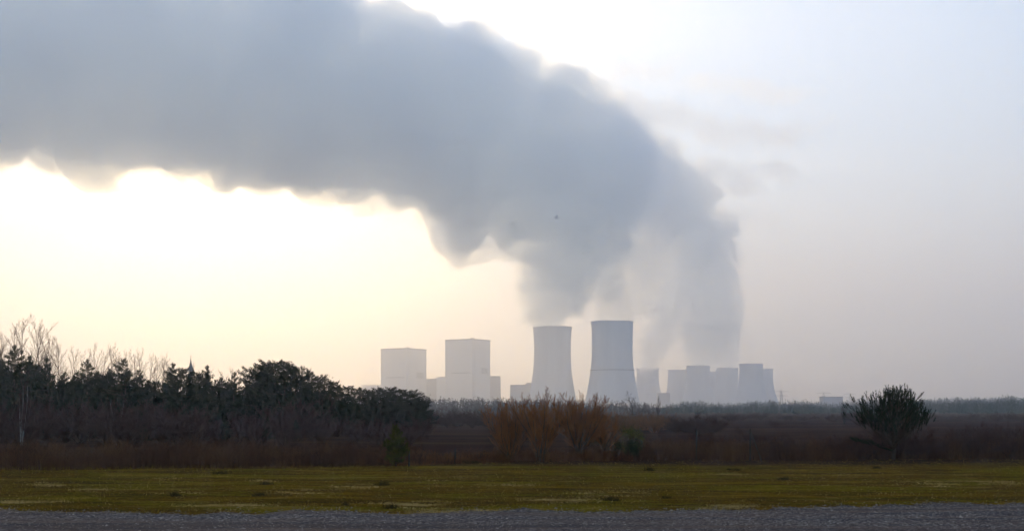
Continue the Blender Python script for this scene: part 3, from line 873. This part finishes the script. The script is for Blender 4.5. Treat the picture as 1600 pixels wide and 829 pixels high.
for px, py, wd_, k in [(578, 611, 1.3, 2), (594, 609, 1.3, 4), (606, 607, 1.35, 2), (622, 610, 1.35, 4), (637, 611, 1.4, 2), (650, 616, 1.4, 4), (660, 626, 1.4, 2), (590, 630, 1.5, 4), (625, 634, 1.5, 2)]:
    Y = rng.uniform(138, 152)
    plant('pine', PINES[k], px, Y, top_h(py, Y), 8, 'low rounded pine at the right end of the wood below the left boiler house', 'pine tree', 'pines at the right end of the wood', wide=wd_)
for i in range(72):
    px = -50 + 470 * (i + rng.random()) / 72; Y = rng.uniform(126, 160); k = (0, 1, 3, 5)[rng.integers(4)]
    plant('pine', PINES[k], px, Y, top_h(np.interp(px, [0, 50, 100, 140, 200, 250, 290, 330, 370, 400], [566, 562, 588, 578, 576, 598, 586, 588, 598, 580]) + abs(rng.normal(0, 12)), Y), 8, 'dark pine among the mixed trees at the left of the wood', 'pine tree', 'pines in the mixed left part of the wood', wide=1.05)
for px, py, k in [(178, 640, 1), (222, 645, 5), (352, 648, 1), (462, 655, 1), (418, 650, 5), (140, 655, 5), (75, 648, 1), (20, 640, 5)]:
    Y = rng.uniform(98, 108)
    plant('pine_sapling', PINES[k], px, Y, top_h(py, Y), 8, 'young dark green conifer at the foot of the wood', 'conifer', 'young conifers at the foot of the wood', wide=1.3)
for i in range(70):
    px = -40 + 700 * (i + rng.random()) / 70; Y = rng.uniform(92, 122)
    py = np.interp(px, [0, 150, 400, 560, 660], [625, 615, 632, 645, 655]) + rng.normal(8, 10)
    plant('leafless_bush', BUSH[rng.integers(4)], px, Y, max(top_h(py, Y), 1.4), 3.5, 'reddish brown leafless bush at the foot of the wood on the left', 'bush', 'leafless bushes at the foot of the wood', wide=1.2)
wb = kind_mesh(bare_tree(6.0, 3, .5, .6, 3, (15, 8, 6), .03, .36, .06, .15, 120, .007, .16), M_BIRCH, M_TWIGR, 'white_birch')
plant('birch', wb, 33, 92, top_h(585, 92), 6, 'slender birch with a pale trunk in front of the dark wood at far left', 'birch tree')
wb2 = kind_mesh(bare_tree(5.0, 2, .5, .6, 3, (13, 8, 6), .028, .36, .06, .15, 121, .007, .14), M_BIRCH, M_TWIGR, 'white_birch')
plant('birch', wb2, 178, 95, top_h(610, 95), 5, 'smaller pale stemmed birch before the wood, under the second pine group', 'birch tree')

# middle distance: leafless trees right of the wood
for i in range(26):
    px = 655 + 130 * (i + rng.random()) / 26; Y = rng.uniform(165, 230)
    plant('leafless_bush', BUSH[rng.integers(4)], px, Y, top_h(rng.uniform(632, 646), Y), 3.5, 'greyish brown leafless bush in the belt between wood and willows', 'bush', 'leafless bushes between wood and willows')
for i in range(16):
    px = 930 + 115 * (i + rng.random()) / 16; Y = rng.uniform(135, 175)
    plant('leafless_bush', OBUSH[rng.integers(2)], px, Y, top_h(rng.uniform(638, 646), Y), 3.5, 'ochre brown leafless bush in the belt right of the willows', 'bush', 'ochre bushes right of the willows', wide=1.2)
oak = kind_mesh(bare_tree(6.0, 1, .85, .25, 4, (9, 6, 5, 4), .16, .58, .2, .3, 131, .014), M_GREYB, M_TWIG, 'oak')
plant('leafless_tree', oak, 990, 235, top_h(610, 235), 6, 'dark gnarled leafless tree with a broad crown below the tallest cooling tower', 'leafless tree', wide=.95)
rnd = kind_mesh(bare_tree(6.0, 3, .4, .6, 4, (8, 6, 5, 4), .09, .5, .08, .15, 132, .013, .2), M_GREYB, M_TWIG, 'round_tree')
plant('leafless_tree', rnd, 1027, 260, top_h(617, 260), 6, 'rounded hazy leafless tree right of the gnarled one', 'leafless tree', wide=.8)
plant('leafless_tree', BIRCH[1], 1087, 150, top_h(638, 150), 10, 'small dark leafless tree standing over the hedge below the small cooling towers', 'leafless tree', wide=2.0)
plant('leafless_tree', rnd, 1320, 190, top_h(624, 190), 6, 'pale round leafless tree between the long hall and the lone pine', 'leafless tree', wide=.95)
for i in range(12):
    px = 1046 + 75 * (i + rng.random()) / 12; Y = rng.uniform(125, 150)
    plant('leafless_bush', BUSH[rng.integers(4)], px, Y, top_h(rng.uniform(646, 656), Y), 3.5, 'dark bush in the clump left of the brown field', 'bush', 'dark bushes left of the field', wide=1.5)
for i in range(46):
    px = 1105 + 530 * (i + rng.random()) / 46; Y = rng.uniform(230, 300)
    if abs(px - 1395) < 30: continue
    plant('leafless_bush', BUSH[rng.integers(4)], px, Y, top_h(rng.uniform(641, 650), Y), 3.5, 'low dark bush in the hedge beyond the brown field', 'bush', 'hedge bushes beyond the field', wide=1.9)

# willows
def willow(seed, stems, ss=.5): return kind_mesh(bare_tree(4.0, stems, .50, .55, 3, (13, 9, 7), .034, .46, .09, .12, seed, .008, ss), M_GREYB, M_WILLOW, 'willow')
WL = 'willow bushes at the meadow edge'
plant('willow', willow(141, 18, .55), 797, 66.5, top_h(612, 66.5), 4, 'left willow bush, orange brown twigs fanning from a short dark trunk', 'willow', WL, 0, .88)
plant('willow', willow(142, 16, .48), 845, 65.5, top_h(603, 65.5), 4, 'tallest willow bush, second from the left, before the left big tower', 'willow', WL, 0, .80)
plant('willow', willow(143, 24, .62), 906, 77, top_h(608, 77), 4, 'widest willow bush, between the two big cooling towers', 'willow', WL, 0, 1.0)
plant('willow', willow(144, 8, .5), 944, 80, top_h(640, 80), 4, 'small slanting willow bush at the right of the willow group', 'willow', WL, 0, 1.1)

# evergreen and lime shrubs
def leafy(seed, H, r, n, size):
    rs = random.Random(seed); tr, cr = MB(), MB()
    for s in range(5):
        a = rs.uniform(0, 2 * PI); tr.tube([(0, 0, -.05), (math.cos(a) * r * .3, math.sin(a) * r * .3, H * .5), (math.cos(a) * r * .5, math.sin(a) * r * .5, H * .85)], [.03, .02, .008], 4, cap=False)
    cl = [(Vector((rs.gauss(0, .42) * r, rs.gauss(0, .42) * r, H * rs.uniform(.15, .85))), rs.uniform(.25, .5) * r) for _ in range(16)]
    for i in range(n):
        c, q = cl[rs.randrange(16)]
        p_ = c + Vector((rs.gauss(0, .5), rs.gauss(0, .5), rs.gauss(0, .5))) * q
        if p_.z < 0: continue
        u = Vector((rs.gauss(0, 1), rs.gauss(0, 1), rs.gauss(0, 1))).normalized(); v = u.orthogonal().normalized()
        cr.tri(p_ - u * size, p_ + v * size * .5, p_ + u * size)
    return tr, cr
plant('evergreen_shrub', kind_mesh(leafy(151, 1.5, .9, 2600, .05), M_TWIG, M_EVERG, 'shrub'), 984, 66, 1.35, 1.5, 'dark evergreen shrub at the meadow edge under the lime green bush', 'shrub')
plant('lime_shrub', kind_mesh(leafy(152, 1.5, .8, 1500, .05), M_TWIG, M_LIME, 'shrub'), 989, 71, 2.0, 1.5, 'small lime green bush right of the willows', 'shrub', wide=.7)

# lone pine and young pine
def lone_pine(H, rad, seed, shoots, nl, nw, npc, tall=.45):
    """broad dome of boughs that end in upright bottle brush shoots"""
    rs = random.Random(seed); tr, cr = MB(), MB()
    tr.tube([(0, 0, -.1), (.05, 0, H * .2), (-.03, .05, H * .45), (.0, 0, H * .7)], [.15, .12, .08, .03], 8, cap=False)
    tips = []
    for k in range(150):
        a = k * 2.399 + rs.gauss(0, .2); q = math.sqrt((k + .5) / 150) * rs.uniform(.85, 1.08)
        lump = 1 + .17 * math.sin(a * 3 + 1.1) + .12 * math.sin(a * 5)
        if mnoise.noise((math.cos(a) * 1.9 + 4, math.sin(a) * 1.9, q * 2.2)) < -.20 and q > .35: continue
        r = rad * q * lump * (1 + .14 * math.cos(a + .4 - 2.7))
        z = H * (.40 + .44 * math.sqrt(max(0, 1 - min(q, 1) ** 2.2))) + rs.gauss(0, .2)
        tips.append((Vector((r * math.cos(a), r * math.sin(a), z)), q))
    for k in range(120):                               # boughs inside and below the dome
        a = rs.uniform(0, 2 * PI); q = math.sqrt(rs.random()); r = rad * q * .92
        tips.append((Vector((r * math.cos(a), r * math.sin(a), H * rs.uniform(.34 + .14 * q, .56 + .2 * (1 - q)))), q))
    for p, q in tips:
        z0 = max(.12 * H, p.z - H * .12 - .45 * math.hypot(p.x, p.y)); p0 = Vector((0, 0, min(z0, H * .66)))
        tr.tube([p0, p0.lerp(p, .55) + Vector((0, 0, -.05)), p], [.035, .02, .008], 3, cap=False)
        for j in range(shoots):
            f = 1 if j == 0 else rs.uniform(.55, 1)
            c = p0.lerp(p, f) + (Vector((0, 0, 0)) if j == 0 else Vector((rs.gauss(0, .15), rs.gauss(0, .15), rs.gauss(0, .07))))
            out_ = Vector((c.x, c.y, 0)) * (.45 / rad)
            ax = (out_ + Vector((rs.gauss(0, .2), rs.gauss(0, .2), 1))).normalized()
            L2 = tall * rs.uniform(.45, 1.1)
            cr.tube([c, c + ax * L2], [.012, .006], 3, cap=False)
            needles(cr, c, ax, L2, npc, nl, nw, rs, .9)
    zm = max(v[2] for v in cr.v); k = H / zm
    for mb in (tr, cr): mb.v = [(x, y, z * k) for x, y, z in mb.v]
    return tr, cr
lp = kind_mesh(lone_pine(4.4, 2.25, 161, 4, .12, .009, 42), M_BARK, M_NEED, 'lone_pine')
Yp = 67.0
lone = plant('pine', lp, 1396, Yp, top_h(598, Yp), 4.4, 'lone bushy dark pine with upright shoots at the right edge of the meadow', 'pine tree', rz=.4)
a = MB(); rs_ = random.Random(5)
for k in range(30):
    f = rs_.random(); c = Vector((-.4 - 1.95 * f, -.3, .75 + .35 * f + rs_.gauss(0, .06)))
    needles(a, c, Vector((-.8, rs_.gauss(0, .3), .5)), .3, 45, .13, .009, rs_, .9)
a.tube([(0, 0, .5), (-1.2, -.15, .85), (-2.3, -.3, 1.12)], [.05, .035, .012], 4, cap=False)
lb = a.build('low_branch', M_NEED, lone); lb.rotation_euler = (0, 0, -.4)
yp = kind_mesh(pine(2.2, .82, 171, 'dome', 800, .13, .010, 12, .10, .05), M_BARK, M_NEEDY, 'young_pine')
plant('pine', yp, 619, 60.5, top_h(667, 60.5), 2.2, 'small young yellowish green pine alone at the left meadow edge', 'pine tree', wide=.95)

# leafless shrubs on the right
for i in range(9):
    px = 1505 + 120 * (i + rng.random()) / 9; Y = rng.uniform(69, 80)
    plant('leafless_bush', BUSH[rng.integers(4)], px, Y, top_h(rng.uniform(655, 676), Y), 3.5, 'dark dense leafless bush at the right edge of the meadow, right of the lone pine', 'bush', 'dark bushes right of the lone pine', wide=1.25)
for i in range(7):
    px = 1345 + 105 * (i + rng.random()) / 7; Y = rng.uniform(66.5, 70)
    plant('leafless_bush', BUSH[rng.integers(4)], px, Y, top_h(rng.uniform(664, 682), Y), 3.5, 'low reddish brown leafless bush beside and left of the lone pine', 'bush', 'low bushes round the lone pine', wide=1.3)
for i in range(14):
    px = 1195 + 290 * (i + rng.random()) / 14; Y = rng.uniform(68, 80)
    plant('leafless_bush', BUSH[rng.integers(4)], px, Y, top_h(rng.uniform(670, 692), Y), 3.5, 'low reddish brown leafless bush beside and left of the lone pine', 'bush', 'low bushes round the lone pine', wide=1.4)

# fence posts
M_POST = varied('grey_post', [(0.03, 0.028, 0.026), (0.06, 0.055, 0.05)], 4.0)
FP = 'old fence posts at the meadow edge'
def post(px, top_py, Y, label, r=.045, brace=None):
    t = empty('fence_post', (gx(px, Y), Y, bumps(gx(px, Y), Y)))
    H = top_h(top_py, Y)
    MB().tube([(0, 0, -.1), (.01, 0, H)], [r, r * .85], 8).build('post', M_POST, t, True)
    MB().tube([(.01, 0, H - .003), (.01, 0, H + .02)], [r * .95, r * .5], 8).build('post_cap', M_POST, t, True)
    if brace:
        MB().tube([(r, 0, H * .93), ((brace - px) / F * Y, -.1, -.05)], [.03, .03], 6).build('brace', M_GREYB, t, True)
    tag(t, label, 'fence post', FP)
post(1003, 681, 74, 'short dark post right of the lime green bush')
post(1088, 672, 66.5, 'thin upright post below the small cooling towers')
post(1172, 671, 66, 'braced post with a slanting strut at the meadow edge', .04, 1190)
post(639, 703, 60.5, 'thin post just right of the small young pine')
post(711, 700, 63, 'thin post between the young pine and the willows')

# ------------------------------------------------------------------ far forest (one mass)
def far_wood(name, n, xr, Yr, top, mat, label, conical=.6, per=34):
    V = []
    for _ in range(n):
        Y = math.exp(rng.uniform(math.log(Yr[0]), math.log(Yr[1]))); px = rng.uniform(*xr); x = gx(px, Y)
        H = max(top_h(top(px, Y) + rng.normal(0, 1.7) + 4 * mnoise.noise((px * .018, 1.0, 0)) + 2.5 * mnoise.noise((px * .07, 4.0, 0)), Y), 2.5); rad = H * rng.uniform(.16, .3)
        con = rng.random() < conical
        t = rng.random(per); a = rng.uniform(0, 2 * PI, per)
        rr = rad * ((1 - t) if con else np.sqrt(np.clip(1 - ((t - .45) / .56) ** 2, 0, 1))) * np.sqrt(rng.random(per)) * 1.1
        c = np.column_stack([x + rr * np.cos(a), Y + rr * np.sin(a), H * (.05 + .93 * t)])
        s = rad * rng.uniform(.3, .7, (per, 1)) * (1 - .6 * t[:, None])
        V.append(np.stack([c + rng.normal(size=(per, 3)) * s * (.6, .6, .5), c + rng.normal(size=(per, 3)) * s * (.6, .6, .5), c + np.array([0, 0, 1.0]) * s * 1.3], 1).reshape(-1, 3))
    return tag(link(bpy.data.objects.new(name, soup(name, np.vstack(V), 3, mat))), label, 'forest', kind='stuff')
M_FAR = varied('far_conifers', [(0.012, 0.040, 0.036), (0.026, 0.066, 0.054), (0.040, 0.070, 0.050)], 0.02)
M_FARB = varied('far_leafless_wood', [(0.040, 0.036, 0.030), (0.060, 0.052, 0.042)], 0.02)
def top_right(px, Y):
    e = np.interp(px, [1040, 1080, 1120, 1200, 1300, 1400, 1500, 1600, 1750], [630, 627, 628, 626, 628, 624, 621, 620, 620])
    return e + np.interp(Y, [450, 700, 1100, 1600], [9, 6, 2.5, 0])
far_wood('forest', 5200, (1035, 1760), (450, 1600), top_right, M_FAR, 'blue hazy forest along the horizon on the right', .75)
far_wood('forest', 900, (560, 1050), (480, 900), lambda px, Y: np.interp(px, [560, 700, 790, 950, 1050], [621, 621, 622, 626, 630]) + np.interp(Y, [480, 900], [6, 0]), M_FARB, 'blue grey hazy wood below the boiler houses and big towers', .4)
far_wood('forest', 500, (-300, 560), (500, 900), lambda px, Y: 625, M_FARB, 'hazy wood behind the trees on the left', .4)
